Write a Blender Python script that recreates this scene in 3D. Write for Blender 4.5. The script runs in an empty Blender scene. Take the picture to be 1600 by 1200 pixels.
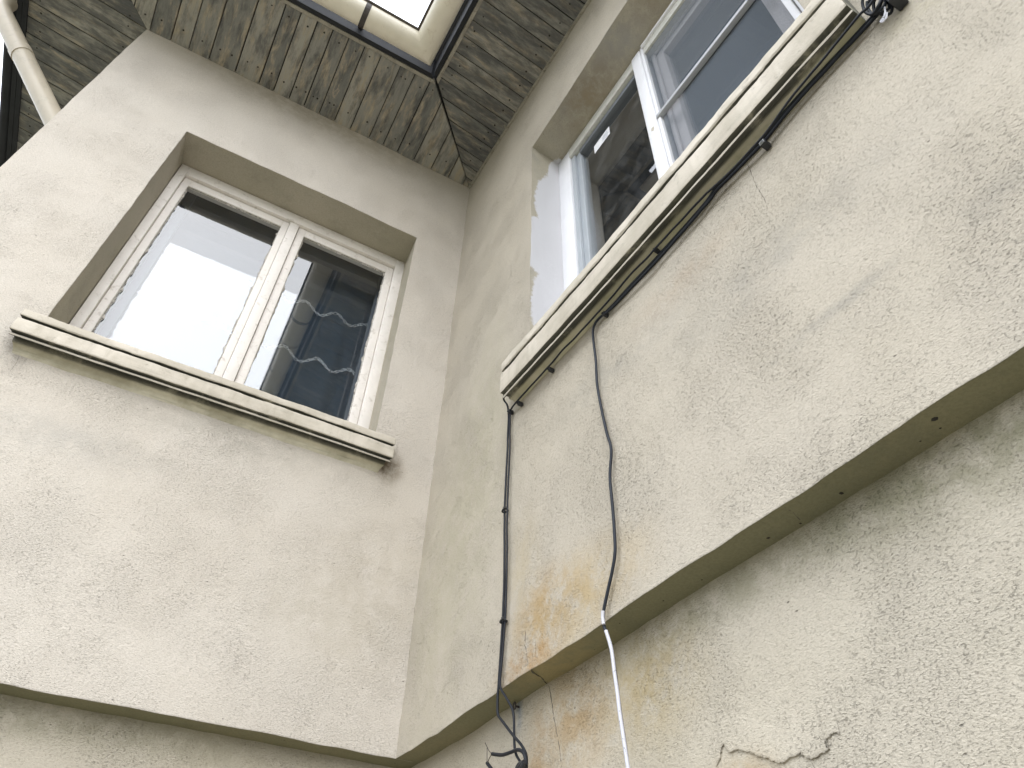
import bpy, bmesh, math, random
from mathutils import Vector, Matrix, noise

random.seed(7)
S = bpy.context.scene
ZO = 2.35                      # height of the ledge above the ground

# ------------------------------------------------------------------ camera
cam_d = bpy.data.cameras.new('camera')
cam = bpy.data.objects.new('camera', cam_d)
S.collection.objects.link(cam)
S.camera = cam
RIGHT = Vector((0.86764877, -0.49693146, 0.01564393))
DOWN = Vector((0.36457125, 0.61452174, -0.69960763))
FWD = Vector((0.33804351, 0.61271702, 0.71435596))
m = Matrix((RIGHT, -DOWN, -FWD)).transposed().to_4x4()
m.translation = Vector((-0.8610, -2.3247, -0.7274 + ZO))
cam.matrix_world = m
cam_d.sensor_width = 36
cam_d.lens = 25.228
cam_d.shift_x = -16.8 / 1600
cam_d.shift_y = -32.06 / 1600
cam_d.clip_start = 0.05
cam_d.clip_end = 2000

# ------------------------------------------------------------------ sky, sun, exposure (overcast)
SUN_TO = Vector((-0.30, -0.62, 0.72)).normalized()
elev = math.asin(SUN_TO.z)
rot = math.atan2(SUN_TO.x, SUN_TO.y)
W = bpy.data.worlds.new('World')
S.world = W
W.use_nodes = True
wn = W.node_tree
wn.nodes.clear()
sky = wn.nodes.new('ShaderNodeTexSky')
sky.sky_type = 'NISHITA'
sky.sun_disc = False
sky.sun_elevation = elev
sky.sun_rotation = rot
sky.air_density = 1.0
sky.dust_density = 4.0
hs = wn.nodes.new('ShaderNodeHueSaturation')
hs.inputs['Saturation'].default_value = 0.22
# cloud cover evens the clear sky out: brighter overhead than at the horizon
tc = wn.nodes.new('ShaderNodeTexCoord')
sep = wn.nodes.new('ShaderNodeSeparateXYZ')
mr = wn.nodes.new('ShaderNodeMapRange')
mr.inputs['From Min'].default_value = 0.0
mr.inputs['From Max'].default_value = 1.0
mr.inputs['To Min'].default_value = 0.70
mr.inputs['To Max'].default_value = 1.52
mx = wn.nodes.new('ShaderNodeMix')
mx.data_type = 'RGBA'
mx.blend_type = 'MULTIPLY'
mx.inputs['Factor'].default_value = 1.0
cl = wn.nodes.new('ShaderNodeMix')
cl.data_type = 'RGBA'
cl.inputs['Factor'].default_value = 0.88
cl.inputs['B'].default_value = (11.6, 12.3, 13.6, 1)
bg = wn.nodes.new('ShaderNodeBackground')
bg.inputs['Strength'].default_value = 0.12
wo = wn.nodes.new('ShaderNodeOutputWorld')
L = wn.links.new
L(sky.outputs['Color'], hs.inputs['Color'])
L(hs.outputs['Color'], cl.inputs['A'])
L(tc.outputs['Generated'], sep.inputs['Vector'])
L(sep.outputs['Z'], mr.inputs['Value'])
L(cl.outputs['Result'], mx.inputs['A'])
L(mr.outputs['Result'], mx.inputs['B'])
L(mx.outputs['Result'], bg.inputs['Color'])
L(bg.outputs['Background'], wo.inputs['Surface'])
sun_d = bpy.data.lights.new('sun', 'SUN')
sun_d.energy = 0.95
sun_d.angle = math.radians(80)
sun_d.color = (1.0, 0.96, 0.90)
sun = bpy.data.objects.new('sun', sun_d)
sun.rotation_euler = (-SUN_TO).to_track_quat('-Z', 'Y').to_euler()
sun.location = (0, 0, 12)
S.collection.objects.link(sun)
S.view_settings.view_transform = 'Standard'
S.view_settings.look = 'None'
S.view_settings.exposure = 1.0
S.view_settings.gamma = 1.0
S.view_settings.use_curve_mapping = False
S.cycles.max_bounces = 8
S.cycles.transparent_max_bounces = 16

# ------------------------------------------------------------------ frames: (along, out, height above the ledge)
T = 0.0263
_n = math.hypot(1, T)
UB = Vector((T, -1, 0)) / _n
NB = Vector((-1, -T, 0)) / _n
LA = 1.995                     # length of the left wall


def FA(a, o, z):               # left wall: a runs left from the inner corner
    return Vector((-a, -o, z + ZO))


def FB(a, o, z):               # right wall: a runs from the inner corner towards the viewer
    v = NB * o + UB * a
    return Vector((v.x, v.y, z + ZO))


def FC(a, o, z):               # end wall round the outer corner
    return Vector((-LA - o, a, z + ZO))


def FW(a, o, z):
    return Vector((a, o, z))


# ------------------------------------------------------------------ node helpers
class NT:
    def __init__(s, name):
        s.m = bpy.data.materials.new(name)
        s.m.use_nodes = True
        s.t = s.m.node_tree
        s.t.nodes.clear()
        s.out = s.n('ShaderNodeOutputMaterial')

    def n(s, ty, ins=None, **kw):
        nd = s.t.nodes.new(ty)
        for k, v in kw.items():
            setattr(nd, k, v)
        for k, v in (ins or {}).items():
            s.set(nd, k, v)
        return nd

    def set(s, nd, k, v):
        sock = nd.inputs[k]
        if isinstance(v, bpy.types.NodeSocket):
            s.t.links.new(v, sock)
        elif isinstance(v, tuple) and len(v) == 3 and sock.type == 'RGBA':
            sock.default_value = (*v, 1)
        else:
            sock.default_value = v

    def coord(s, kind='Object', scale=(1, 1, 1), src=None):
        c = src if src is not None else s.n('ShaderNodeTexCoord').outputs[kind]
        return s.n('ShaderNodeMapping', {'Vector': c, 'Scale': scale}).outputs['Vector']

    def noise(s, vec, scale, detail=3, rough=0.55, dist=0.0, col=False):
        nd = s.n('ShaderNodeTexNoise', {'Vector': vec, 'Scale': scale, 'Detail': detail, 'Roughness': rough, 'Distortion': dist})
        return nd.outputs['Color' if col else 'Fac']

    def voro(s, vec, scale, feature='F1', rnd=1.0):
        nd = s.n('ShaderNodeTexVoronoi', {'Vector': vec, 'Scale': scale, 'Randomness': rnd}, feature=feature)
        return nd.outputs['Distance']

    def ramp(s, fac, lo, hi, a=0.0, b=1.0, smooth=True):
        nd = s.n('ShaderNodeMapRange', {'Value': fac, 'From Min': lo, 'From Max': hi, 'To Min': a, 'To Max': b},
                 interpolation_type='SMOOTHSTEP' if smooth else 'LINEAR')
        return nd.outputs['Result']

    def math(s, op, a, b=0.0, clamp=False):
        nd = s.n('ShaderNodeMath', operation=op, use_clamp=clamp)
        s.set(nd, 0, a)
        s.set(nd, 1, b)
        return nd.outputs[0]

    def mix(s, fac, a, b, mode='MIX'):
        nd = s.n('ShaderNodeMix', data_type='RGBA', blend_type=mode)
        s.set(nd, 'Factor', fac)
        for k, v in (('A', a), ('B', b)):
            s.set(nd, 6 if k == 'A' else 7, v)
        return nd.outputs[2]

    def bump(s, h, strength=0.5, dist=0.005, normal=None):
        d = {'Height': h, 'Strength': strength, 'Distance': dist}
        if normal is not None:
            d['Normal'] = normal
        return s.n('ShaderNodeBump', d).outputs['Normal']

    def spot(s, pos, p, rad):
        """1 at p falling to 0 at the ellipsoid of radii rad"""
        v = s.n('ShaderNodeVectorMath', {0: pos, 1: tuple(p)}, operation='SUBTRACT').outputs[0]
        v = s.n('ShaderNodeVectorMath', {0: v, 1: tuple(rad)}, operation='DIVIDE').outputs[0]
        ln = s.n('ShaderNodeVectorMath', {0: v}, operation='LENGTH').outputs['Value']
        return s.ramp(ln, 0.0, 1.0, 1.0, 0.0)

    def principled(s, color, rough=0.8, normal=None, **kw):
        d = {'Base Color': color, 'Roughness': rough}
        if normal is not None:
            d['Normal'] = normal
        d.update(kw)
        p = s.n('ShaderNodeBsdfPrincipled', d)
        s.t.links.new(p.outputs[0], s.out.inputs[0])
        return s.m


# ------------------------------------------------------------------ materials
def plaster(name, base, alt, dirt, stains=(), pits=0.5, bump=0.7, rough_scale=1.0, white=None, cloud=0.5, grime=0.45):
    t = NT(name)
    P = t.n('ShaderNodeTexCoord').outputs['Object']
    wob = t.noise(P, 7.0, 2, col=True)
    flat = t.coord(scale=(1, 1, 1.9), src=P)
    n1 = t.noise(P, 1.1, 4, 0.6)
    n2 = t.noise(P, 4.5, 6, 0.68, 0.1)
    n3 = t.noise(flat, 150 * rough_scale, 3, 0.7)
    c = t.mix(t.ramp(n1, 0.35, 0.68), base, alt)
    c = t.mix(t.math('MULTIPLY', t.ramp(n2, 0.48, 0.75), cloud), c, dirt)
    # coarse trowel marks: grime in the pits, deepened by shading put into the colour
    patch = t.ramp(t.noise(P, 3.1, 5, 0.65), 0.38, 0.66)
    strokes = t.coord(scale=(165, 165, 330), src=P)
    pit = t.noise(strokes, 1.0 * rough_scale, 4, 0.62, 0.35)
    pitm = t.ramp(pit, 0.56, 0.66)
    gate = t.math('ADD', t.math('MULTIPLY', patch, 0.45), 0.42)
    pitg = t.math('MULTIPLY', pitm, gate)
    c = t.mix(t.math('MULTIPLY', pitg, pits), c, (0.22, 0.205, 0.17))
    vs = t.voro(flat, 21.0)
    dots = t.ramp(vs, 0.035, 0.085, 1.0, 0.0)
    dots = t.math('MULTIPLY', dots, t.ramp(t.noise(P, 14.0, 1), 0.56, 0.64))
    c = t.mix(t.math('MULTIPLY', dots, 0.65), c, (0.06, 0.055, 0.045))
    # faint rain streaks
    st = t.noise(t.coord(scale=(16, 16, 1.1), src=P), 1.0, 4, 0.6)
    c = t.mix(t.math('MULTIPLY', t.ramp(st, 0.56, 0.78), grime * 0.55), c, dirt)
    c = t.mix(t.ramp(n3, 0.36, 0.70, 0.0, 0.36), c, tuple(v * 0.62 for v in base))  # fine dark grain: shading of the rough relief put into the colour
    for p, rad, col, amt in stains:
        k = t.spot(P, p, rad)
        k2 = t.math('MULTIPLY', k, t.ramp(t.noise(P, 13.0, 6, 0.72, 0.15), 0.30, 0.62))
        c = t.mix(t.math('MULTIPLY', k2, amt), c, col)
    if white:
        wa = None
        for p, rad in white:
            k = t.spot(P, p, rad)
            k = t.math('ADD', k, t.math('MULTIPLY', t.noise(P, 22.0, 5, 0.75), 0.42))
            k = t.ramp(k, 0.47, 0.56)
            wa = k if wa is None else t.math('MAXIMUM', wa, k)
        c = t.mix(wa, c, (0.62, 0.615, 0.63))
    h = t.noise(flat, 210 * rough_scale, 4, 0.65)
    h2 = t.noise(flat, 105 * rough_scale, 3, 0.65, 0.3)
    hh = t.math('ADD', t.math('MULTIPLY', h, 0.8), t.math('MULTIPLY', h2, 0.45))
    hh = t.math('SUBTRACT', hh, t.math('MULTIPLY', pitg, 0.75))
    hh = t.math('SUBTRACT', hh, t.math('MULTIPLY', dots, 0.8))
    amt = t.math('ADD', t.math('MULTIPLY', patch, 0.55), 0.45)
    hh = t.math('MULTIPLY', hh, amt)
    bev = t.n('ShaderNodeBevel', {'Radius': 0.006}, samples=3).outputs[0]
    nb = t.bump(t.noise(P, 6.0, 3), 0.16, 0.02, bev)
    nrm = t.bump(hh, bump, 0.0055, nb)
    return t.principled(c, 0.93, nrm, **{'Specular IOR Level': 0.25})


OCHRE = (0.374, 0.246, 0.102)
MOSS = (0.170, 0.170, 0.093)
GREYD = (0.212, 0.212, 0.196)
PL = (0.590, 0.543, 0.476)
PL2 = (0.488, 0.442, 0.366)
stA = [(FA(0.16, 0, 0.55), (0.45, 0.3, 0.5), (0.442, 0.391, 0.306), 0.45),
       (FA(0.35, 0, 0.40), (0.35, 0.3, 0.22), (0.391, 0.357, 0.289), 0.30),
       (FA(1.55, 0, 1.04), (0.09, 0.2, 0.14), (0.187, 0.170, 0.145), 0.75),
       (FA(0.20, 0, 1.06), (0.10, 0.2, 0.12), (0.145, 0.102, 0.060), 0.95),
       (FA(0.8, 0, 0.95), (0.75, 0.2, 0.13), (0.340, 0.315, 0.264), 0.45),
       (FA(1.25, 0, 0.75), (0.45, 0.2, 0.12), (0.357, 0.340, 0.306), 0.40),
       (FA(1.0, 0, 3.33), (1.2, 0.2, 0.22), (0.340, 0.289, 0.212), 0.6)]
stB = [(FB(0.86, 0, 0.13), (0.2, 0.22, 0.16), OCHRE, 0.85),
       (FB(1.00, 0, 0.10), (0.2, 0.40, 0.17), (0.425, 0.323, 0.170), 0.8),
       (FB(0.78, 0, 0.03), (0.2, 0.22, 0.07), (0.357, 0.204, 0.068), 0.9),
       (FB(0.75, 0, 0.30), (0.2, 0.14, 0.25), (0.425, 0.357, 0.238), 0.6),
       (FB(1.87, 0, 0.295), (0.3, 0.22, 0.028), GREYD, 0.42),
       (FB(2.17, 0, 0.26), (0.3, 0.10, 0.05), GREYD, 0.30),
       (FB(1.50, 0, 0.74), (0.3, 0.35, 0.10), (0.493, 0.391, 0.281), 0.45),
       (FB(1.30, 0, 0.70), (0.3, 0.55, 0.12), GREYD, 0.35),
       (FB(1.75, 0, 0.55), (0.3, 0.55, 0.12), GREYD, 0.30),
       (FB(0.45, 0, 0.9), (0.2, 0.35, 1.2), (0.399, 0.374, 0.264), 0.45),
       (FB(0.20, 0, 0.5), (0.2, 0.35, 0.8), (0.383, 0.357, 0.255), 0.45),
       (FB(2.28, 0, 0.85), (0.2, 0.12, 0.12), (0.425, 0.391, 0.255), 0.6)]
stL = [(FB(0.87, -.08, -0.10), (0.2, 0.25, 0.22), OCHRE, 0.7),
       (FB(1.13, -.08, -0.11), (0.2, 0.25, 0.20), (0.408, 0.323, 0.170), 0.8),
       (FB(0.70, -.08, -0.25), (0.2, 0.10, 0.30), (0.340, 0.212, 0.085), 0.7),
       (FB(1.00, -.08, -0.36), (0.2, 0.20, 0.10), OCHRE, 0.6),
       (FB(1.35, -.08, -0.36), (0.2, 0.12, 0.07), OCHRE, 0.6),
       (FB(0.615, -.08, -0.03), (0.1, 0.030, 0.075), (0.238, 0.272, 0.323), 0.95),
       (FB(1.6, -.08, -0.03), (0.2, 1.2, 0.09), MOSS, 0.55),
       (FB(2.0, -.08, -0.05), (0.2, 0.5, 0.14), MOSS, 0.5),
       (FA(1.0, -.08, -0.03), (1.3, 0.2, 0.10), MOSS, 0.5)]
M = {}
M['plaster_left'] = plaster('plaster_left', PL, (0.583, 0.530, 0.455), (0.51, 0.466, 0.400), stA, pits=0.48, bump=0.75, cloud=0.20, grime=0.15)
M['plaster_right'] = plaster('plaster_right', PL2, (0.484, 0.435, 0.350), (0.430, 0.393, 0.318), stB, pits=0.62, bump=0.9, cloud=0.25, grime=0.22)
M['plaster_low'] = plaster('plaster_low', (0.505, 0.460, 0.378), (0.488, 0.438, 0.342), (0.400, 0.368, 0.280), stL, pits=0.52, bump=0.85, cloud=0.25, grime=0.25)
M['ledge_under'] = plaster('shaded_algae_ledge_underside', (0.215, 0.205, 0.125), (0.27, 0.24, 0.145), (0.15, 0.15, 0.10), [(FB(0.85, -0.03, 0), (0.2, 0.3, 0.2), (0.36, 0.29, 0.14), 0.7)], pits=0.25, bump=0.3)  # algae olive, darkened further: shade under the ledge put into the colour
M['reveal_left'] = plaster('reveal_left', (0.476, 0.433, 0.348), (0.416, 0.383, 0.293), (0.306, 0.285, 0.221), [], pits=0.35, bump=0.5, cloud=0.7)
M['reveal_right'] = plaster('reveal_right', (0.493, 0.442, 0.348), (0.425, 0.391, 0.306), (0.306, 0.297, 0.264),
                            [(FB(1.3, -.08, 2.70), (0.2, 0.7, 0.1), (0.340, 0.332, 0.315), 0.95), (FB(1.15, -.10, 2.70), (0.2, 0.35, 0.12), (0.30, 0.235, 0.14), 0.8), (FB(1.7, -.06, 2.72), (0.2, 0.35, 0.12), (0.31, 0.25, 0.16), 0.7)], pits=0.4, bump=0.5, cloud=0.8,
                            white=[(FB(0.776, -0.14, 2.2), (0.19, 0.16, 0.48)), (FB(0.776, -0.10, 1.85), (0.24, 0.24, 0.36)),
                                   (FB(0.776, -0.13, 1.45), (0.20, 0.17, 0.45)), (FB(0.776, -0.16, 2.5), (0.10, 0.09, 0.30))])


def wood_soffit(name, lo, hi):
    t = NT(name)
    uv = t.n('ShaderNodeTexCoord').outputs['UV']
    rnd = t.n('ShaderNodeObjectInfo').outputs['Random']
    off = t.n('ShaderNodeCombineXYZ', {'X': t.math('MULTIPLY', rnd, 37.0), 'Y': t.math('MULTIPLY', rnd, 91.0)}).outputs[0]
    v = t.n('ShaderNodeVectorMath', {0: uv, 1: off}, operation='ADD').outputs[0]
    grain = t.noise(t.coord(scale=(8, 230, 1), src=v), 1.0, 4, 0.65, 0.4)
    worn = t.noise(t.coord(scale=(6, 24, 1), src=v), 1.0, 6, 0.7, 0.2)
    stain = t.noise(t.coord(scale=(3.4, 11, 1), src=v), 1.3, 7, 0.72, 0.15)
    base = t.mix(t.math('FRACT', t.math('MULTIPLY', rnd, 7.31)), (0.20, 0.20, 0.185), (0.42, 0.40, 0.35))
    c = t.mix(t.ramp(worn, 0.47, 0.66), base, (0.42, 0.36, 0.27))
    c = t.mix(t.math('MULTIPLY', t.ramp(stain, lo, hi), 0.80), c, (0.060, 0.062, 0.066))
    c = t.mix(t.ramp(grain, 0.45, 0.8, 0.0, 0.22), c, (0.08, 0.075, 0.06))
    # peeled to bare wood here and there
    peel = t.ramp(t.noise(t.coord(scale=(9, 22, 1), src=v), 1.0, 6, 0.7, 1.2), 0.655, 0.675)
    c = t.mix(t.math('MULTIPLY', peel, 0.6), c, (0.44, 0.37, 0.28))
    nr = t.bump(t.math('ADD', grain, t.math('MULTIPLY', worn, 0.6)), 0.35, 0.003)
    return t.principled(c, 0.72, nr)


M['soffit'] = wood_soffit('weathered_soffit_boards', 0.42, 0.68)
M['soffit_mildew'] = wood_soffit('mildewed_soffit_boards', 0.32, 0.60)


def simple(name, col, rough=0.6, var=0.12, scale=8.0, bump=0.15, dirt=None, dirt_amt=0.5, lo=0.52, hi=0.72, stretch=(1, 1, 1), **kw):
    t = NT(name)
    P = t.coord(scale=stretch)
    n = t.noise(P, scale, 5, 0.6)
    c = t.mix(t.ramp(n, 0.3, 0.7), tuple(v * (1 - var) for v in col), col)
    if dirt:
        d = t.noise(P, scale * 2.7, 5, 0.7, 0.5)
        c = t.mix(t.math('MULTIPLY', t.ramp(d, lo, hi), dirt_amt), c, dirt)
    nr = t.bump(t.noise(P, scale * 14, 3), bump, 0.003)
    return t.principled(c, rough, nr, **kw)


M['trim'] = simple('weathered_trim', (0.40, 0.37, 0.31), 0.8, 0.3, 14, 0.5, (0.08, 0.075, 0.06), 0.7)
M['fascia'] = simple('shade_dark_fascia', (0.022, 0.024, 0.028), 0.85, 0.3, 8, 0.2)  # board behind the gutter, the shade on it put into the colour
M['backing'] = simple('dark_roof_space', (0.02, 0.02, 0.02), 0.9, 0.1)
M['gutter'] = simple('cream_gutter_enamel', (0.90, 0.84, 0.71), 0.42, 0.10, 5, 0.05, (0.36, 0.25, 0.13), 0.45, 0.55, 0.8)
M['lip'] = simple('shaded_gutter_lip', (0.09, 0.075, 0.06), 0.6, 0.3, 20)  # rim of the cream gutter, its edge shade put into the colour
M['strap'] = simple('dark_gutter_strap', (0.07, 0.06, 0.055), 0.55, 0.3, 20)
M['pipe'] = simple('cream_downpipe_enamel', (0.53, 0.47, 0.37), 0.45, 0.10, 6, 0.05, (0.30, 0.28, 0.22), 0.5, 0.52, 0.75)
M['frame_left'] = simple('aged_cream_window_paint', (0.80, 0.755, 0.70), 0.55, 0.08, 10, 0.15, (0.36, 0.31, 0.24), 0.55, 0.54, 0.74)
M['putty'] = simple('cracked_putty', (0.60, 0.56, 0.50), 0.85, 0.25, 60, 0.6, (0.10, 0.09, 0.08), 0.9, 0.50, 0.58)
M['frame_right'] = simple('white_window_paint', (0.80, 0.80, 0.82), 0.42, 0.05, 9, 0.08, (0.50, 0.48, 0.43), 0.3, 0.64, 0.8)
M['head_right'] = simple('stained_white_window_paint', (0.62, 0.61, 0.56), 0.5, 0.12, 18, 0.2, (0.30, 0.28, 0.22), 0.6, 0.55, 0.7)
M['sash_right'] = simple('grey_white_sash_paint', (0.40, 0.43, 0.46), 0.35, 0.06, 9, 0.06)
M['bar'] = simple('galvanised_bar', (0.45, 0.46, 0.48), 0.4, 0.1, 30, 0.1)
M['inner'] = simple('inner_casement_paint', (0.60, 0.57, 0.57), 0.5, 0.05, 9, 0.06)
M['cable'] = simple('black_cable_sheath', (0.012, 0.014, 0.019), 0.55, 0.2, 40, 0.05, **{'Specular IOR Level': 0.25})
M['cable_grey'] = simple('dusty_grey_cable_sheath', (0.018, 0.022, 0.030), 0.6, 0.2, 40, 0.05, **{'Specular IOR Level': 0.3})
M['copper'] = simple('bare_wire', (0.06, 0.045, 0.035), 0.5, 0.2, 60)
M['white_cable'] = simple('white_cable_sheath', (0.52, 0.52, 0.56), 0.5, 0.06, 40, 0.1, (0.08, 0.09, 0.11), 0.85, 0.64, 0.66)
M['clip'] = simple('black_plastic', (0.02, 0.022, 0.026), 0.45, 0.2, 30)
M['clip_face'] = simple('galvanised_clip', (0.34, 0.35, 0.36), 0.4, 0.2, 50)
M['crack'] = simple('open_crack', (0.12, 0.11, 0.09), 0.95, 0.3, 40)
M['lump'] = simple('dark_lump', (0.045, 0.04, 0.032), 0.95, 0.3, 60, 0.6)
M['rust'] = simple('rusted_iron', (0.07, 0.06, 0.06), 0.7, 0.3, 60, 0.5)
M['nail'] = simple('rusty_nail', (0.035, 0.03, 0.026), 0.7, 0.3, 60)
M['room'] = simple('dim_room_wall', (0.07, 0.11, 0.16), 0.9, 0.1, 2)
M['inner_left'] = simple('indoor_shade_inner_sash', (0.10, 0.12, 0.145), 0.6, 0.06, 9, 0.06)  # inner sashes darkened: the dim interior put into their colour
M['timber'] = simple('dark_roof_timber', (0.03, 0.03, 0.03), 0.9, 0.2)
M['rail'] = simple('grey_sash_gasket', (0.14, 0.155, 0.17), 0.45, 0.1, 9)
M['lining'] = simple('painted_lining', (0.55, 0.53, 0.50), 0.6, 0.1, 6)
M['roof'] = simple('red_clay_roof', (0.22, 0.10, 0.06), 0.85, 0.3, 10, 0.3)
M['lace'] = simple('white_lace_thread', (0.80, 0.82, 0.84), 0.9, 0.05, 60)
M['label'] = simple('white_label_paper', (0.80, 0.80, 0.82), 0.6, 0.03, 30, 0.02)
M['ink'] = simple('grey_label_print', (0.42, 0.43, 0.50), 0.6, 0.1, 30, 0.02)


def sill_mat():
    t = NT('cement_sill')
    P = t.n('ShaderNodeTexCoord').outputs['Object']
    n = t.noise(P, 5.0, 5, 0.65)
    c = t.mix(t.ramp(n, 0.35, 0.7), (0.55, 0.50, 0.42), (0.42, 0.38, 0.305))
    st = t.noise(t.coord(scale=(4, 4, 40), src=P), 1.0, 4, 0.6)
    c = t.mix(t.ramp(st, 0.50, 0.75, 0.0, 0.5), c, (0.33, 0.30, 0.24))
    bl = t.noise(P, 30.0, 5, 0.7)
    c = t.mix(t.ramp(bl, 0.58, 0.72, 0.0, 0.45), c, (0.20, 0.18, 0.14))
    vr = t.noise(t.coord(scale=(26, 26, 2.5), src=P), 1.0, 5, 0.7)
    c = t.mix(t.ramp(vr, 0.52, 0.76, 0.0, 0.35), c, (0.30, 0.275, 0.21))
    nr = t.bump(t.noise(P, 160, 4, 0.6), 0.3, 0.004, t.n('ShaderNodeBevel', {'Radius': 0.004}, samples=3).outputs[0])
    return t.principled(c, 0.9, nr)


def cove_mat(name, mould_shade, green):
    t = NT(name)
    P = t.n('ShaderNodeTexCoord').outputs['Object']
    n = t.noise(P, 6.0, 5, 0.65)
    c = t.mix(t.ramp(n, 0.35, 0.7), (0.60, 0.56, 0.44), green)
    uv = t.n('ShaderNodeTexCoord').outputs['UV']
    sp = t.n('ShaderNodeSeparateXYZ', {'Vector': uv})
    # throat blackened: shade put into the colour, together with black mouldiness of the right sill
    k = t.ramp(sp.outputs['Y'], 0.38, 0.70, 1.0, 0.0)
    k = t.math('MULTIPLY', k, t.ramp(t.noise(t.coord(scale=(7, 7, 7), src=P), 1.0, 5, 0.7, 0.5), 0.25, 0.50))
    c = t.mix(t.math('MULTIPLY', k, mould_shade), c, (0.05, 0.052, 0.045))
    st = t.noise(t.coord(scale=(5, 5, 70), src=P), 1.0, 4, 0.6)
    c = t.mix(t.ramp(st, 0.52, 0.75, 0.0, 0.45), c, (0.13, 0.125, 0.08))
    nr = t.bump(t.noise(P, 90, 4, 0.6), 0.4, 0.004)
    return t.principled(c, 0.92, nr)


M['sill'] = sill_mat()
M['cove_left'] = cove_mat('cement_cove', 0.92, (0.36, 0.33, 0.24))
M['cove_right'] = cove_mat('mossy_cove', 0.9, (0.47, 0.445, 0.29))


def glass_mat(name, tint=(0.93, 0.95, 0.96), f0=0.140, dust_haze=0.026):
    t = NT(name)
    P = t.coord()
    nr = t.bump(t.noise(P, 2.5, 2), 0.004, 0.05)
    fc = t.n('ShaderNodeLayerWeight', {'Blend': 0.5}).outputs['Facing']
    fr = t.math('ADD', f0, t.math('MULTIPLY', t.math('POWER', fc, 5.0), 1.0 - f0))
    tr = t.n('ShaderNodeBsdfTransparent', {'Color': (*tint, 1)})
    gl = t.n('ShaderNodeBsdfGlossy', {'Roughness': 0.0, 'Normal': nr})
    ms = t.n('ShaderNodeMixShader', {0: fr, 1: tr.outputs[0], 2: gl.outputs[0]})
    # a thin diffuse film, hazing the pane grey where strong
    df = t.n('ShaderNodeBsdfDiffuse', {'Color': (0.55, 0.56, 0.56, 1)})
    du = t.ramp(t.noise(P, 9.0, 5, 0.7), 0.40, 0.8, dust_haze * 0.2, dust_haze)
    m2 = t.n('ShaderNodeMixShader', {0: du, 1: ms.outputs[0], 2: df.outputs[0]})
    t.t.links.new(m2.outputs[0], t.out.inputs[0])
    return t.m


M['glass'] = glass_mat('window_glass')
M['glass_hazed'] = glass_mat('hazed_window_glass', f0=0.11, dust_haze=0.10)  # greyish haze of the right pane painted in as a diffuse film
M['glass_inner'] = glass_mat('inner_window_glass')


def veil(name, col, cover):
    t = NT(name)
    P = t.coord()
    cov = t.ramp(t.noise(P, 500, 2), 0.3, 0.7, cover * 0.8, cover * 1.2)
    tr = t.n('ShaderNodeBsdfTransparent')
    df = t.n('ShaderNodeBsdfDiffuse', {'Color': (*col, 1)})
    ms = t.n('ShaderNodeMixShader', {0: cov, 1: tr.outputs[0], 2: df.outputs[0]})
    t.t.links.new(ms.outputs[0], t.out.inputs[0])
    return t.m


M['net'] = veil('sheer_net', (0.34, 0.48, 0.66), 0.15)
M['screen'] = veil('grey_insect_mesh', (0.19, 0.215, 0.245), 0.46)


def ground_mat():
    t = NT('mown_grass_and_soil')
    P = t.coord()
    c = t.mix(t.ramp(t.noise(P, 0.8, 5), 0.4, 0.65), (0.10, 0.092, 0.060), (0.13, 0.12, 0.085))
    c = t.mix(t.ramp(t.noise(P, 25, 4), 0.3, 0.7, 0.0, 0.5), c, (0.07, 0.08, 0.03))
    return t.principled(c, 0.95, t.bump(t.noise(P, 40, 4), 0.6, 0.03))


M['ground'] = ground_mat()


def paving_mat():
    t = NT('pale_concrete_path')
    P = t.coord()
    c = t.mix(t.ramp(t.noise(P, 3, 5), 0.35, 0.7), (0.25, 0.235, 0.20), (0.19, 0.18, 0.15))
    return t.principled(c, 0.9, t.bump(t.noise(P, 60, 4), 0.4, 0.01))


M['path'] = paving_mat()

# ------------------------------------------------------------------ objects
COL = S.collection


def tag(o, label=None, cat=None, group=None, kind=None):
    for k, v in (('label', label), ('category', cat), ('group', group), ('kind', kind)):
        if v:
            o[k] = v
    return o


def empty(name, loc, label, cat, group=None):
    o = bpy.data.objects.new(name, None)
    o.location = loc
    o.empty_display_size = 0.1
    COL.objects.link(o)
    return tag(o, label, cat, group)


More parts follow.
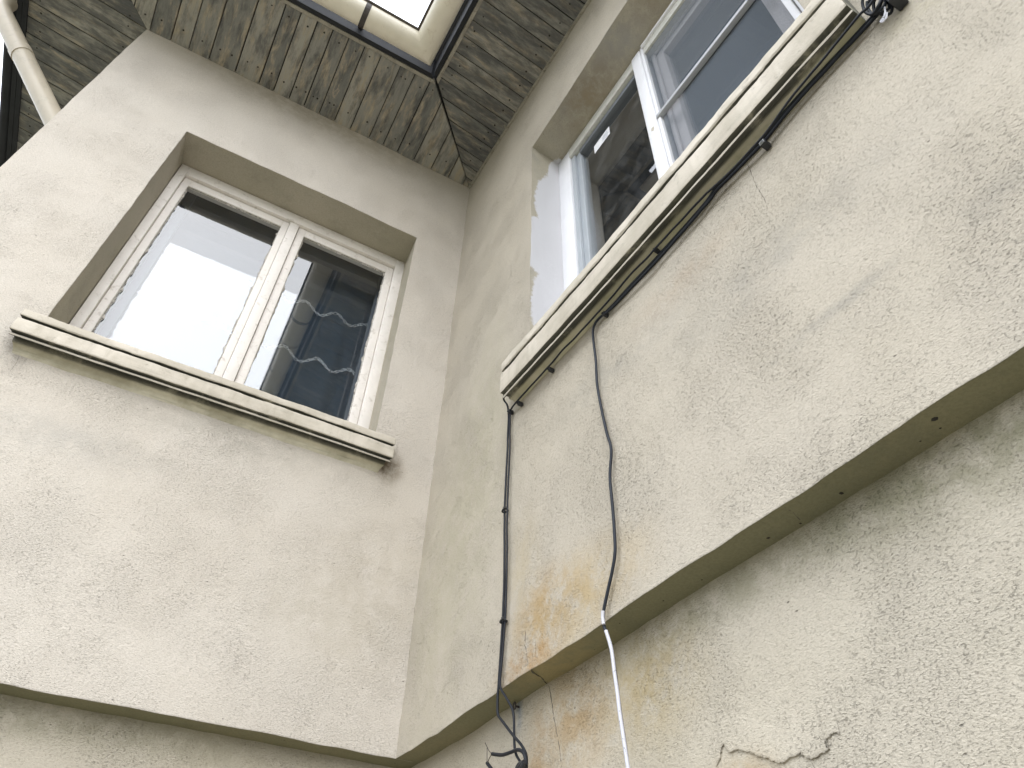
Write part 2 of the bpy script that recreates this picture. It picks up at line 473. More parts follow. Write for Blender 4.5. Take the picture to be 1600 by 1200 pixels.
class G:
    """collects geometry for ONE object"""

    def __init__(s):
        s.v, s.f, s.mi, s.uv = [], [], [], []

    def face(s, pts, mi=0, uv=None):
        i = len(s.v)
        s.v += [tuple(p) for p in pts]
        s.f.append(tuple(range(i, i + len(pts))))
        s.mi.append(mi)
        s.uv.append(uv)

    def idx(s, vs, faces, mi=0):
        i = len(s.v)
        s.v += [tuple(p) for p in vs]
        for f in faces:
            s.f.append(tuple(k + i for k in f))
            s.mi.append(mi)
            s.uv.append(None)

    def box(s, F, a0, a1, o0, o1, z0, z1, mi=0):
        vs = [F(a, o, z) for a in (a0, a1) for o in (o0, o1) for z in (z0, z1)]
        s.idx(vs, [(0, 1, 3, 2), (4, 6, 7, 5), (0, 4, 5, 1), (2, 3, 7, 6), (0, 2, 6, 4), (1, 5, 7, 3)], mi)

    def tube(s, pts, r, n=8, mi=0, cap=True):
        pts = [Vector(p) for p in pts]
        rings = []
        y = None
        for i, p in enumerate(pts):
            d = (pts[min(i + 1, len(pts) - 1)] - pts[max(i - 1, 0)]).normalized()
            if y is None:
                y = d.orthogonal().normalized()
            y = (y - d * y.dot(d)).normalized()
            x = d.cross(y)
            rr = r(i / (len(pts) - 1)) if callable(r) else r
            rings.append([p + x * math.cos(k * 2 * math.pi / n) * rr + y * math.sin(k * 2 * math.pi / n) * rr for k in range(n)])
        vs = [q for rg in rings for q in rg]
        fs = []
        for i in range(len(pts) - 1):
            for k in range(n):
                k2 = (k + 1) % n
                fs.append((i * n + k, i * n + k2, (i + 1) * n + k2, (i + 1) * n + k))
        if cap:
            fs.append(tuple(range(n)))
            fs.append(tuple(range((len(pts) - 1) * n, len(pts) * n)))
        s.idx(vs, fs, mi)

    def prism(s, poly, zf, t, ch=0.004):
        """polygon poly of (F-plane points) given as function zf(p, dz) -> world; chamfered lower edge"""
        n = len(poly)
        cx = sum(p[0] for p in poly) / n
        cy = sum(p[1] for p in poly) / n
        inn = inset(poly, ch)
        vs = [zf(p, 0) for p in inn] + [zf(p, ch) for p in poly] + [zf(p, t) for p in poly]
        fs = [tuple(range(n))]
        for k in range(n):
            k2 = (k + 1) % n
            fs.append((k, k2, n + k2, n + k))
            fs.append((n + k, n + k2, 2 * n + k2, 2 * n + k))
        fs.append(tuple(range(2 * n, 3 * n)))
        s.idx(vs, fs)

    def build(s, name, mats, parent=None, smooth=False, angle=35, bevel=0.0, merge=False, kind=None, uvf=None):
        me = bpy.data.meshes.new(name)
        me.from_pydata(s.v, [], s.f)
        mats = mats if isinstance(mats, (list, tuple)) else [mats]
        for mm in mats:
            me.materials.append(mm)
        me.polygons.foreach_set('material_index', s.mi)
        if any(u is not None for u in s.uv) or uvf:
            ul = me.uv_layers.new(name='UVMap')
            for p, u in zip(me.polygons, s.uv):
                for j, li in enumerate(p.loop_indices):
                    if uvf:
                        ul.data[li].uv = uvf(me.vertices[me.loops[li].vertex_index].co)
                    elif u is not None:
                        ul.data[li].uv = u[j]
        bm = bmesh.new()
        bm.from_mesh(me)
        if merge:
            bmesh.ops.remove_doubles(bm, verts=bm.verts, dist=1e-5)
        bmesh.ops.recalc_face_normals(bm, faces=bm.faces)
        if bevel:
            ed = [e for e in bm.edges if len(e.link_faces) == 2 and e.calc_face_angle(0) > 0.6]
            bmesh.ops.bevel(bm, geom=ed, offset=bevel, segments=2, profile=0.5, affect='EDGES', clamp_overlap=True)
        bm.to_mesh(me)
        bm.free()
        if smooth:
            me.polygons.foreach_set('use_smooth', [True] * len(me.polygons))
            me.set_sharp_from_angle(angle=math.radians(angle))
        o = bpy.data.objects.new(name, me)
        COL.objects.link(o)
        if parent:
            o.parent = parent
            o.matrix_parent_inverse = Matrix.Translation(-parent.location)
        if kind:
            o['kind'] = kind
        return o


def inset(poly, d):
    n = len(poly)
    area = sum(poly[i][0] * poly[(i + 1) % n][1] - poly[(i + 1) % n][0] * poly[i][1] for i in range(n))
    sg = 1 if area > 0 else -1
    out = []
    for i in range(n):
        p0, p1, p2 = Vector(poly[i - 1]), Vector(poly[i]), Vector(poly[(i + 1) % n])
        e1, e2 = (p1 - p0).normalized(), (p2 - p1).normalized()
        n1, n2 = Vector((-e1.y, e1.x)) * sg, Vector((-e2.y, e2.x)) * sg
        b = (n1 + n2)
        if b.length < 1e-6:
            b = n1
        b.normalize()
        out.append(tuple(p1 + b * min(d / max(b.dot(n1), 0.3), d * 2.5)))
    return out


def clip(poly, f):
    out = []
    n = len(poly)
    for i in range(n):
        p, q = poly[i], poly[(i + 1) % n]
        fp, fq = f(p), f(q)
        if fp >= 0:
            out.append(p)
        if (fp >= 0) != (fq >= 0):
            t = fp / (fp - fq)
            out.append((p[0] + (q[0] - p[0]) * t, p[1] + (q[1] - p[1]) * t))
    # drop doubles
    res = []
    for p in out:
        if not res or (abs(p[0] - res[-1][0]) + abs(p[1] - res[-1][1])) > 1e-4:
            res.append(p)
    if len(res) > 2 and abs(res[0][0] - res[-1][0]) + abs(res[0][1] - res[-1][1]) < 1e-4:
        res.pop()
    return res


def spline(pts, k=6):
    P = [Vector(p) for p in pts]
    out = []
    for i in range(len(P) - 1):
        p0, p1, p2, p3 = P[max(i - 1, 0)], P[i], P[i + 1], P[min(i + 2, len(P) - 1)]
        for j in range(k):
            t = j / k
            out.append(0.5 * ((2 * p1) + (p2 - p0) * t + (2 * p0 - 5 * p1 + 4 * p2 - p3) * t * t + (3 * p1 - p0 - 3 * p2 + p3) * t ** 3))
    out.append(P[-1])
    return out


def warp(p, amp=1.0):
    """the hand-floated unevenness of the plaster"""
    a = noise.noise_vector(p * 2.7) * 0.0035 + noise.noise_vector(p * 13 + Vector((7, 3, 1))) * 0.0022
    return p + a * amp
# ================================================================== GROUND AND SKY-SIDE SURROUNDINGS
g = G()
g.face([(-300, -300, 0), (300, -300, 0), (300, 300, 0), (-300, 300, 0)])
tag(g.build('ground', M['ground']), kind='structure')
g = G()
g.box(FW, -3.2, -0.06, -7.0, -0.06, -0.10, 0.03)
tag(g.build('path', M['path']), kind='structure')

# ================================================================== THE HOUSE
house = empty('house', (0, 0, 0), 'cream rendered two storey house with an inner corner, jutting upper floor and boarded eaves', 'house')


def soff(F, a, o):
    """height of the soffit underside"""
    if F is FA:
        return 3.384 - 0.012 * a + 0.19 * o
    if F is FB:
        return 3.384 - 0.012 * min(a, 0.5) - 0.041 * max(0.0, a - 0.5) + 0.19 * o
    return 3.360 + 0.19 * o


def lines(a0, a1, step, keys=()):
    ks = sorted({a0, a1, *[k for k in keys if a0 < k < a1]})
    out = []
    for p, q in zip(ks, ks[1:]):
        n = max(1, round((q - p) / step))
        out += [p + (q - p) * i / n for i in range(n)]
    return out + [a1]


def wall(name, F, a0, a1, z0, z1, o, hole, mats, step=0.03, under=None, reveal=None, htilt=0.0, wav=0.25):
    """a plastered wall sheet with a window opening, its reveals and the underside of the jutting storey"""
    hk = hole or (None,) * 4
    A = lines(a0, a1, step, [] if not hole else hole[:2])
    Z = lines(z0, z1, step, [] if not hole else hole[2:])
    g = G()
    ix = {}

    def pos(a, z):
        if hole and abs(z - hole[3]) < 0.25 and hole[0] - .2 < a < hole[1] + .2:
            k = 1 - abs(z - hole[3]) / 0.25
            z = z + htilt * (a - hole[0]) * k
        p = warp(F(a, o, z))
        if under and abs(z - z0) < 0.02:
            p.z += wav * (0.0075 * noise.noise(p * 5.5) + 0.0035 * noise.noise(p * 19 + Vector((3, 8, 1))))
        return p
    for i, a in enumerate(A):
        for j, z in enumerate(Z):
            ix[i, j] = len(g.v)
            g.v.append(tuple(pos(a, z)))

    def inhole(i, j):
        if not hole:
            return False
        a = (A[i] + A[i + 1]) / 2
        z = (Z[j] + Z[j + 1]) / 2
        return hole[0] < a < hole[1] and hole[2] < z < hole[3]
    for i in range(len(A) - 1):
        for j in range(len(Z) - 1):
            if not inhole(i, j):
                g.f.append((ix[i, j], ix[i + 1, j], ix[i + 1, j + 1], ix[i, j + 1]))
                g.mi.append(0)
                g.uv.append(None)

    def strip(front, backf, n, mi):
        rows = [front]
        for k in range(1, n + 1):
            rw = []
            for q, v in enumerate(front):
                b = backf(q)
                p = Vector(g.v[v]).lerp(b, k / n)
                rw.append(len(g.v))
                g.v.append(tuple(p))
            rows.append(rw)
        for r0, r1 in zip(rows, rows[1:]):
            for q in range(len(front) - 1):
                g.f.append((r0[q], r0[q + 1], r1[q + 1], r1[q]))
                g.mi.append(mi)
                g.uv.append(None)
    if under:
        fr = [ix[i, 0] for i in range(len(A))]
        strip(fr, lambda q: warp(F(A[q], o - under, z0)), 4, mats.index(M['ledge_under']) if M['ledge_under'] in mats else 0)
    if hole and reveal:
        d, (ia0, ia1, iz1) = reveal
        i0, i1 = A.index(hole[0]), A.index(hole[1])
        j0, j1 = Z.index(hole[2]), Z.index(hole[3])
        zz = lambda j: hole[2] + (iz1 - hole[2]) * (Z[j] - hole[2]) / (hole[3] - hole[2])
        aa = lambda i: ia0 + (ia1 - ia0) * (A[i] - hole[0]) / (hole[1] - hole[0])
        strip([ix[i0, j] for j in range(j0, j1 + 1)], lambda q: F(ia0, o - d, zz(j0 + q)), 5, 1)
        strip([ix[i1, j] for j in range(j0, j1 + 1)], lambda q: F(ia1, o - d, zz(j0 + q)), 5, 1)
        strip([ix[i, j1] for i in range(i0, i1 + 1)], lambda q: F(aa(i0 + q), o - d, iz1), 5, 1)
        strip([ix[i, j0] for i in range(i0, i1 + 1)], lambda q: F(aa(i0 + q), o - d, hole[2]), 3, 1)
    return g.build(name, mats, house, smooth=True, angle=40)


HA = (0.275, 1.530, 1.150, 2.628)
HB = (0.776, 2.115, 1.090, 2.678)
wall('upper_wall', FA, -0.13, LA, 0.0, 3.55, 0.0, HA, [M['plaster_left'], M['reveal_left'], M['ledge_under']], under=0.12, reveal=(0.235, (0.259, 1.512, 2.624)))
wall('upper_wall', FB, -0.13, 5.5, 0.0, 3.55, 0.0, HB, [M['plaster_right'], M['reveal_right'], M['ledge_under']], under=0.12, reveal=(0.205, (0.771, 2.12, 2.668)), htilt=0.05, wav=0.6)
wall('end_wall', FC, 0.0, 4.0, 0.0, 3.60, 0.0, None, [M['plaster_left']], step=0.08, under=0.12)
wall('lower_wall', FA, -0.08, LA - 0.08, -ZO - 0.05, 0.012, -0.08, None, [M['plaster_low']], step=0.04)
wall('lower_wall', FB, -0.08, 5.5, -ZO - 0.05, 0.012, -0.08, None, [M['plaster_low']], step=0.04)


def fc_low(a, o, z):
    return FC(a + 0.08, o, z)


wall('lower_end_wall', fc_low, 0.0, 3.9, -ZO - 0.05, 0.012, -0.08, None, [M['plaster_low']], step=0.12)


# ---- closed rooms behind the windows, so that the glass looks into depth
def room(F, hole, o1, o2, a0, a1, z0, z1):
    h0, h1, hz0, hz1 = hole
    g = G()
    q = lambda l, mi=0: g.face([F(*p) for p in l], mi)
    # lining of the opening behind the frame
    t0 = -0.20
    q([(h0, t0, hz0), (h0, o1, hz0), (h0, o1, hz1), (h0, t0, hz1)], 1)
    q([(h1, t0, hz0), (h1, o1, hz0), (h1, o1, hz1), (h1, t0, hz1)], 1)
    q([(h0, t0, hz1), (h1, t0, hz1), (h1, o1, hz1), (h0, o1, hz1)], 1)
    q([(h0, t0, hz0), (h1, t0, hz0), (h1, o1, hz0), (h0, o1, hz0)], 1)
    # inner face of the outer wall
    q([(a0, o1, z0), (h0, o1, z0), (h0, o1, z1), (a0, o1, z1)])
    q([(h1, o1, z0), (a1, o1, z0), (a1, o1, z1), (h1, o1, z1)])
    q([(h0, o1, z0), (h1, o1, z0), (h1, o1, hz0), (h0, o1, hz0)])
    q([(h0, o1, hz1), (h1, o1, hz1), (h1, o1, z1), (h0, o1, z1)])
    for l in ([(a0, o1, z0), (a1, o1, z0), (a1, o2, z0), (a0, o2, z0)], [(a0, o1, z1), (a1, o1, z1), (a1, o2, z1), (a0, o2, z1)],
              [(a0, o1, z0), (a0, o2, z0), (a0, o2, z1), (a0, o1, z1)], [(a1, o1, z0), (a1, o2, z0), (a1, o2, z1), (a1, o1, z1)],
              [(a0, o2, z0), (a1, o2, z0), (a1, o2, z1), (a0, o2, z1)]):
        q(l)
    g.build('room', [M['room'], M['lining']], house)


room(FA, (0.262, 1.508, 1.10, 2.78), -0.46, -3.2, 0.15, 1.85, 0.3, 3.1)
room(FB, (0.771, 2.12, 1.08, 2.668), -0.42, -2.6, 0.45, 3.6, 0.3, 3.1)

# ---- roof above the eaves
g = G()


def roof_sheet(pts):
    g.face([FW(x, y, z + ZO) for x, y, z in pts], 1)
    g.face([FW(x, y, z + ZO + 0.05) for x, y, z in pts])


e = 0.60
zr, zk = 3.66, 4.95
roof_sheet([(-e, -e, zr), (-LA - 0.76, -e, zr), (-LA - 0.76 + 2.6, -e + 2.6, zk), (-e + 2.6, -e + 2.6, zk)])
roof_sheet([(-LA - 0.76, -e, zr), (-LA - 0.76, 4.6, zr), (-LA - 0.76 + 2.6, 4.6, zk), (-LA - 0.76 + 2.6, -e + 2.6, zk)])
roof_sheet([(-e, -e, zr), (-e - T * 0 + 0.13, -6.0, zr), (2.6, -6.0, zk), (-e + 2.6, -e + 2.6, zk)])
g.build('roof', [M['roof'], M['timber']], house)


# ---- soffits: every board its own object
def soffit(F, joints, width, clips, wall_trim=False, edge_range=(0, 1), a_lo=None):
    holder = None
    back = G()
    poly = [(edge_range[0], -0.02), (edge_range[1], -0.02), (edge_range[1], width), (edge_range[0], width)]
    for c in clips:
        poly = clip(poly, lambda p: c(p) + 0.03)
    f3 = lambda p, dz: F(p[0], p[1], soff(F, p[0], p[1]) + dz)
    back.face([f3(p, 0.022) for p in poly])
    holder = back.build('soffit', M['backing'], house)
    nails = G()
    org = F(0, 0, 0)
    ua = F(1, 0, 0) - org
    uo = F(0, 1, 0) - org
    for a0, a1 in zip(joints, joints[1:]):
        gap = random.uniform(0.0018, 0.0038)
        poly = [(a0 + gap, -0.012), (a1 - gap, -0.012), (a1 - gap, width - 0.004), (a0 + gap, width - 0.004)]
        for c in clips:
            poly = clip(poly, c)
            if len(poly) < 3:
                break
        if len(poly) < 3:
            continue
        tilt, drop = random.uniform(-0.012, 0.012), random.uniform(-0.0012, 0.0012)
        am = (a0 + a1) / 2
        fz = lambda p, dz: f3(p, dz + drop + tilt * (p[0] - am))
        b = G()
        b.prism(poly, fz, 0.020, 0.0014)
        b.build('board', M['soffit' if F is FA else 'soffit_mildew'], holder, uvf=lambda co: ((co - org).dot(uo), (co - org).dot(ua)))
        # nails near both ends of the board
        os_ = [p[1] for p in poly if abs(p[0] - am) < 1]
        lo, hi = 0.02, width
        for fr in (0.13, 0.87):
            oo = lo + (hi - lo) * fr + random.uniform(-0.012, 0.012)
            for fa in ([0.5] if random.random() < 0.75 else [0.3, 0.72]):
                aa = a0 + (a1 - a0) * (fa + random.uniform(-0.12, 0.12))
                if all(c((aa, oo)) > 0.02 for c in clips):
                    r = random.uniform(0.0042, 0.0060)
                    c0 = fz((aa, oo), -0.0015)
                    ring = [c0 + ua * math.cos(k * 1.0472) * r + uo * math.sin(k * 1.0472) * r for k in range(6)]
                    ring2 = [v + Vector((0, 0, 0.004)) for v in ring]
                    nails.idx(ring + ring2, [(0, 1, 2, 3, 4, 5)] + [(k, (k + 1) % 6, 6 + (k + 1) % 6, 6 + k) for k in range(6)])
    nails.build('nails', M['nail'], holder, kind='stuff')
    # weathered edge strip against the fascia
    return holder


def strip_along(holder, name, F, mat, a0, a1, o0, o1, zf0, zf1, m0, m1, n=40, jit=0.0):
    """a long batten following the soffit; m0/m1: mitre slope of its ends (a per metre of o)"""
    g = G()
    rows = []
    for i in range(n + 1):
        rw = []
        for (o, zf) in ((o0, zf0), (o1, zf0), (o1, zf1), (o0, zf1)):
            s0, s1 = a0 + m0 * o, a1 + m1 * o
            a = s0 + (s1 - s0) * i / n
            j = noise.noise(F(a * 9, o * 9, zf * 9)) * jit
            rw.append(F(a, o, soff(F, a, (o0 + o1) / 2) + zf + j))
        rows.append(rw)
    vs = [v for r in rows for v in r]
    fs = [(0, 1, 2, 3), tuple(range(4 * n, 4 * n + 4))]
    for i in range(n):
        for k in range(4):
            k2 = (k + 1) % 4
            fs.append((4 * i + k, 4 * i + k2, 4 * i + 4 + k2, 4 * i + 4 + k))
    g.idx(vs, fs)
    return g.build(name, mat, holder)


WA, WC = 0.490, 0.650
jA = [0.052, 0.156, 0.2773, 0.3962, 0.5087, 0.6044, 0.6962, 0.8161, 0.9177, 1.0128, 1.1057, 1.1976, 1.2895, 1.3767, 1.5126, 1.6612, 1.7715, 1.8695, 1.9808]
jA = [-0.06] + jA + [2.08, 2.185, 2.30, 2.40, 2.50]
jB = [-0.06, 0.056, 0.130, 0.211, 0.320, 0.419, 0.517, 0.600, 0.702, 0.801, 0.905, 1.030, 1.127, 1.222]
while jB[-1] < 5.4:
    jB.append(jB[-1] + random.uniform(0.092, 0.118))
jC = [-0.52, -0.42, -0.31, -0.205, -0.10, 0.0]
jC += [0.105, 0.23, 0.33, 0.43, 0.56, 0.665, 0.77, 0.88]
while jC[-1] < 4.0:
    jC.append(jC[-1] + random.uniform(0.095, 0.118))
mA = [lambda p: p[0] - p[1] - 0.0006, lambda p: LA + p[1] - p[0] - 0.0006]
mB = [lambda p: p[0] - p[1] - 0.0006]
mC = [lambda p: p[0] + p[1] - 0.0006]
sA = soffit(FA, jA, WA, mA, edge_range=(-0.02, 2.6))
sB = soffit(FB, jB, WA, mB, edge_range=(-0.02, 5.4))
sC = soffit(FC, jC, WC, mC, edge_range=(-0.7, 4.0))
strip_along(sA, 'edge_strip', FA, M['trim'], 0.0, LA, WA - 0.014, WA + 0.006, -0.010, 0.020, 1, 1, jit=0.003)
strip_along(sB, 'edge_strip', FB, M['trim'], 0.0, 5.4, WA - 0.014, WA + 0.006, -0.010, 0.020, 1, 0, n=100, jit=0.003)
strip_along(sC, 'edge_strip', FC, M['fascia'], 0.0, 4.0, WC - 0.02, WC + 0.006, -0.012, 0.020, -1, 0, n=60, jit=0.003)
strip_along(sB, 'wall_strip', FB, M['trim'], 0.0, 5.4, 0.0, 0.014, -0.014, 0.004, 1, 0, n=100, jit=0.003)
strip_along(sA, 'fascia_board', FA, M['fascia'], 0.0, LA, WA + 0.009, WA + 0.034, -0.012, 0.21, 1, 1)
strip_along(sB, 'fascia_board', FB, M['fascia'], 0.0, 5.4, WA + 0.009, WA + 0.034, -0.012, 0.21, 1, 0)
strip_along(sC, 'fascia_board', FC, M['fascia'], 0.0, 4.0, WC + 0.009, WC + 0.034, -0.014, 0.16, -1, 0)

# ---- half round gutter round both corners, mitred
RG = 0.072
OG = WA + 0.034 + RG + 0.036
OGC = WC + 0.034 + 0.035
zgA = lambda a: 3.384 - 0.012 * a + 0.19 * WA + 0.012


def gpt(k, o_off, dz):
    """gutter section point at path node k: C far, outer corner, inner corner, B far"""
    if k == 0:
        return FA(LA + 0.64, OG + o_off, 3.478 + dz)
    if k == 1:
        w = FB(OG + o_off, OG + o_off, 3.478 + dz)
        return FW(w.x, -OG - o_off, w.z)
    return FB(5.4, OG + o_off, 3.478 - 0.02 + dz)


prof = []
for i in range(17):
    th = math.pi * i / 16
    prof.append((math.cos(th) * RG, -math.sin(th) * RG))


def sweep(g, section, mi=0, closed=True, nseg=(24, 40)):
    ns = len(section)
    rows = []
    for k in range(2):
        n = nseg[k]
        for i in range(n + (1 if k == 1 else 0)):
            rw = []
            for (o, dz) in section:
                p = gpt(k, o, dz).lerp(gpt(k + 1, o, dz), i / n)
                rw.append(p)
            rows.append(rw)
    vs = [v for r in rows for v in r]
    fs = []
    for i in range(len(rows) - 1):
        for q in range(ns if closed else ns - 1):
            q2 = (q + 1) % ns
            fs.append((i * ns + q, i * ns + q2, (i + 1) * ns + q2, (i + 1) * ns + q))
    if closed:
        fs.append(tuple(range(ns)))
        fs.append(tuple(range((len(rows) - 1) * ns, len(rows) * ns)))
    g.idx(vs, fs, mi)


gg = G()
sweep(gg, prof + [(o * 0.965, dz * 0.965) for o, dz in reversed(prof)])
gutter = gg.build('gutter', M['gutter'], house, smooth=True, angle=50)
gg = G()
sweep(gg, [(RG + 0.009 * math.cos(t * 0.785) + 0.004, 0.009 * math.sin(t * 0.785)) for t in range(8)])
gg.build('rolled_lip', M['lip'], gutter, smooth=True, angle=60)


def strap(F, a, og, z):
    g = G()
    R2 = RG + 0.003
    pts = [(og - RG - 0.036, 0.05), (og - RG - 0.012, 0.03)] + [(og - R2 * math.cos(math.pi * i / 14), -R2 * math.sin(math.pi * i / 14)) for i in range(15)] + [(og + R2 + 0.006, 0.012)]
    w = 0.015
    vs = []
    for (o, dz) in pts:
        vs += [F(a - w, o, z + dz), F(a + w, o, z + dz)]
    for (o, dz) in pts:
        k = 1 - 0.0045 / RG
        oo = og + (o - og) * k if abs(o - og) > 1e-6 else o
        vs += [F(a - w, oo, z + dz * k), F(a + w, oo, z + dz * k)]
    n = len(pts)
    fs = []
    for i in range(n - 1):
        fs.append((2 * i, 2 * i + 1, 2 * i + 3, 2 * i + 2))
        fs.append((2 * n + 2 * i, 2 * n + 2 * i + 1, 2 * n + 2 * i + 3, 2 * n + 2 * i + 2))
        fs.append((2 * i, 2 * i + 2, 2 * n + 2 * i + 2, 2 * n + 2 * i))
        fs.append((2 * i + 1, 2 * i + 3, 2 * n + 2 * i + 3, 2 * n + 2 * i + 1))
    g.idx(vs, fs)
    g.build('gutter_strap', M['strap'], gutter)


for a in (0.978, 1.60, 2.22):
    strap(FA, a, OG, 3.478)
for a in (1.25, 1.9, 2.5, 3.1, 3.8):
    strap(FB, a, OG, 3.477)
# smaller gutter hard against the end wall fascia, its shade put into the colour
gc = G()
sec = [(math.cos(math.pi * i / 12) * 0.034, -math.sin(math.pi * i / 12) * 0.034) for i in range(13)]
sec = sec + [(o * 0.95, dz * 0.95) for o, dz in reversed(sec)]
ns = len(sec)
rows = [[FC(-0.45 + 4.4 * i / 30, OGC + o, 3.515 + dz) for o, dz in sec] for i in range(31)]
gc.idx([v for r in rows for v in r], [(i * ns + q, i * ns + (q + 1) % ns, (i + 1) * ns + (q + 1) % ns, (i + 1) * ns + q) for i in range(30) for q in range(ns)]
       + [tuple(range(ns)), tuple(range(30 * ns, 31 * ns))])
gc.build('gutter', M['fascia'], house, smooth=True, angle=50)

# ---- downpipe: from the gutter on the end wall, back to that wall and down
pp = [(-2.724, 0.30, 3.50), (-2.724, 0.30, 3.43), (-2.706, 0.30, 3.365), (-2.64, 0.30, 3.281), (-2.40, 0.30, 2.990), (-2.155, 0.30, 2.693), (-2.085, 0.30, 2.605),
      (-2.060, 0.30, 2.545), (-2.056, 0.30, 2.45), (-2.056, 0.30, -1.0), (-2.056, 0.30, -ZO + 0.1)]
sp = spline([FW(x, y, z + ZO) for x, y, z in pp], 6)
g = G()
g.tube(sp, 0.051, 20)
dp = g.build('downpipe', M['pipe'], house, smooth=True, angle=60)


def collar(c, d, r, h):
    g = G()
    c, d = Vector(c), Vector(d).normalized()
    g.tube([c - d * h, c - d * h * 0.8, c + d * h * 0.8, c + d * h], lambda t: r, 20)
    g.build('pipe_collar', M['pipe'], dp, smooth=True, angle=40)


dirp = Vector((-2.155 + 2.64, 0, 2.693 - 3.281))
for zc in (3.075, 1.4, 0.0, -1.4):
    if zc > 2:
        f = (3.281 - zc) / (3.281 - 2.693)
        collar((-2.64 + f * 0.485, 0.30, zc + ZO), dirp, 0.055, 0.026)
    else:
        collar((-2.056, 0.30, zc + ZO), (0, 0, 1), 0.055, 0.03)


# ================================================================== WINDOWS (parts of the house)
def bars(name, F, boxes, mat, parent, bevel=0.0025):
    g = G()
    for b in boxes:
        g.box(F, *b)
    return g.build(name, mat, parent, bevel=bevel, smooth=True, angle=50)


def ring(a0, a1, z0, z1, w, o0, o1, wt=None, wb=None):
    """four butted members of a rectangular frame"""
    wt = w if wt is None else wt
    wb = w if wb is None else wb
    return [(a0, a0 + w, o0, o1, z0, z1), (a1 - w, a1, o0, o1, z0, z1),
            (a0 + w, a1 - w, o0, o1, z1 - wt, z1), (a0 + w, a1 - w, o0, o1, z0, z0 + wb)]


def sheet(name, F, a0, a1, z0, z1, o, mat, parent, t=0.004):
    g = G()
    g.box(F, a0, a1, o - t, o, z0, z1)
    return g.build(name, mat, parent)


def pane(name, F, a0, a1, z0, z1, o, mat, parent):
    g = G()
    g.face([F(a0, o, z0), F(a1, o, z0), F(a1, o, z1), F(a0, o, z1)])
    return g.build(name, mat, parent)


def putty(F, a0, a1, z0, z1, o, parent, w=0.007, rag=0.006):
    """ragged bead of old putty round a pane"""
    g = G()

    def run(p0, p1, inward):
        n = int((Vector(p1) - Vector(p0)).length / 0.008)
        pr = None
        for i in range(n + 1):
            t = i / n
            a, z = p0[0] + (p1[0] - p0[0]) * t, p0[1] + (p1[1] - p0[1]) * t
            nz = noise.noise(Vector((a * 28, z * 28, 3.1)))
            k = w * 0.55 + rag * max(0, nz + 0.15) * 1.6 + random.uniform(0, 0.0012)
            if noise.noise(Vector((a * 9 + 5, z * 9, 8.7))) > 0.30:
                k *= 0.3
            q = (a + inward[0] * k, z + inward[1] * k)
            cur = [F(a, o, z), F(a, o + 0.006, z), F(q[0], o + 0.001, q[1])]
            if pr:
                g.face([pr[1], cur[1], cur[2], pr[2]])
                g.face([pr[0], cur[0], cur[1], pr[1]])
            pr = cur
    run((a0, z0), (a0, z1), (1, 0))
    run((a1, z0), (a1, z1), (-1, 0))
    run((a0, z1), (a1, z1), (0, -1))
    run((a0, z0), (a1, z0), (0, 1))
    g.build('putty', M['putty'], parent)


def sill(name, F, a0, a1, prof_, zf, split, mats, k, parent, n=60):
    """moulded cement sill: prof_ = (out, height) points from the top down to the wall"""
    dm = max(p[0] for p in prof_)
    g = G()
    rows = []
    for i in range(n + 1):
        rw = []
        for j, (d, z) in enumerate(prof_):
            s0, s1 = a0 + (dm - d) * k, a1 - (dm - d) * k
            a = s0 + (s1 - s0) * i / n
            kk = 1.0 if j < 11 else 0.35
            nz = noise.noise(Vector((a * 11, j * 0.35, 2.0))) * 0.0020 + noise.noise(Vector((a * 45, j * 0.9, 5.0))) * 0.0011 + min(0.0, noise.noise(Vector((a * 70, j * 0.5, 9.0))) + 0.30) * 0.003
            nz *= kk
            rw.append(F(a, d + (nz if d > 0 else -0.004), z + zf(a) + nz * 0.7))
        rows.append(rw)
    m_ = len(prof_)
    vv = lambda j: VM[min(j - split, 9)] if j >= split else 0
    for i in range(n):
        for j in range(m_ - 1):
            mi = 1 if j >= split else 0
            if j in (5, 6, 7, 11, 12):        # groove faces blackened: shadow lines put into the colour
                g.face([rows[i][j], rows[i][j + 1], rows[i + 1][j + 1], rows[i + 1][j]], 1, [(i / n, 0.3)] * 4)
                continue
            u0, u1 = i / n, (i + 1) / n
            g.face([rows[i][j], rows[i][j + 1], rows[i + 1][j + 1], rows[i + 1][j]], mi,
                   [(u0, vv(j)), (u0, vv(j + 1)), (u1, vv(j + 1)), (u1, vv(j))])
    for rw in (rows[0], rows[-1]):
        g.face(rw, 1, [(0, 0.15)] * m_)
    return g.build(name, mats, parent, merge=True, smooth=True, angle=28)


# ---------------- left window: old double casement
fa = bars('window', FA, [(0.259, 0.312, -0.235, -0.190, 1.14, 2.622), (1.470, 1.511, -0.235, -0.190, 1.14, 2.622),
                         (0.312, 1.470, -0.235, -0.190, 2.553, 2.622), (0.312, 1.470, -0.235, -0.190, 1.14, 1.19)], M['frame_left'], house)
s1 = bars('sash', FA, ring(0.918, 1.4685, 1.192, 2.551, 0.034, -0.250, -0.210, 0.052, 0.075), M['frame_left'], fa)
s2 = bars('sash', FA, ring(0.3135, 0.866, 1.192, 2.551, 0.040, -0.250, -0.210, 0.054, 0.075), M['frame_left'], fa)
bars('meeting_lath', FA, [(0.8675, 0.9165, -0.245, -0.196, 1.192, 2.551)], M['frame_left'], fa)
PA1 = (0.952, 1.4345, 1.267, 2.499)
PA2 = (0.3535, 0.826, 1.267, 2.497)
pane('pane', FA, *PA1, -0.226, M['glass'], fa)
pane('pane', FA, *PA2, -0.226, M['glass'], fa)
putty(FA, *PA1, -0.222, fa)
putty(FA, *PA2, -0.222, fa)
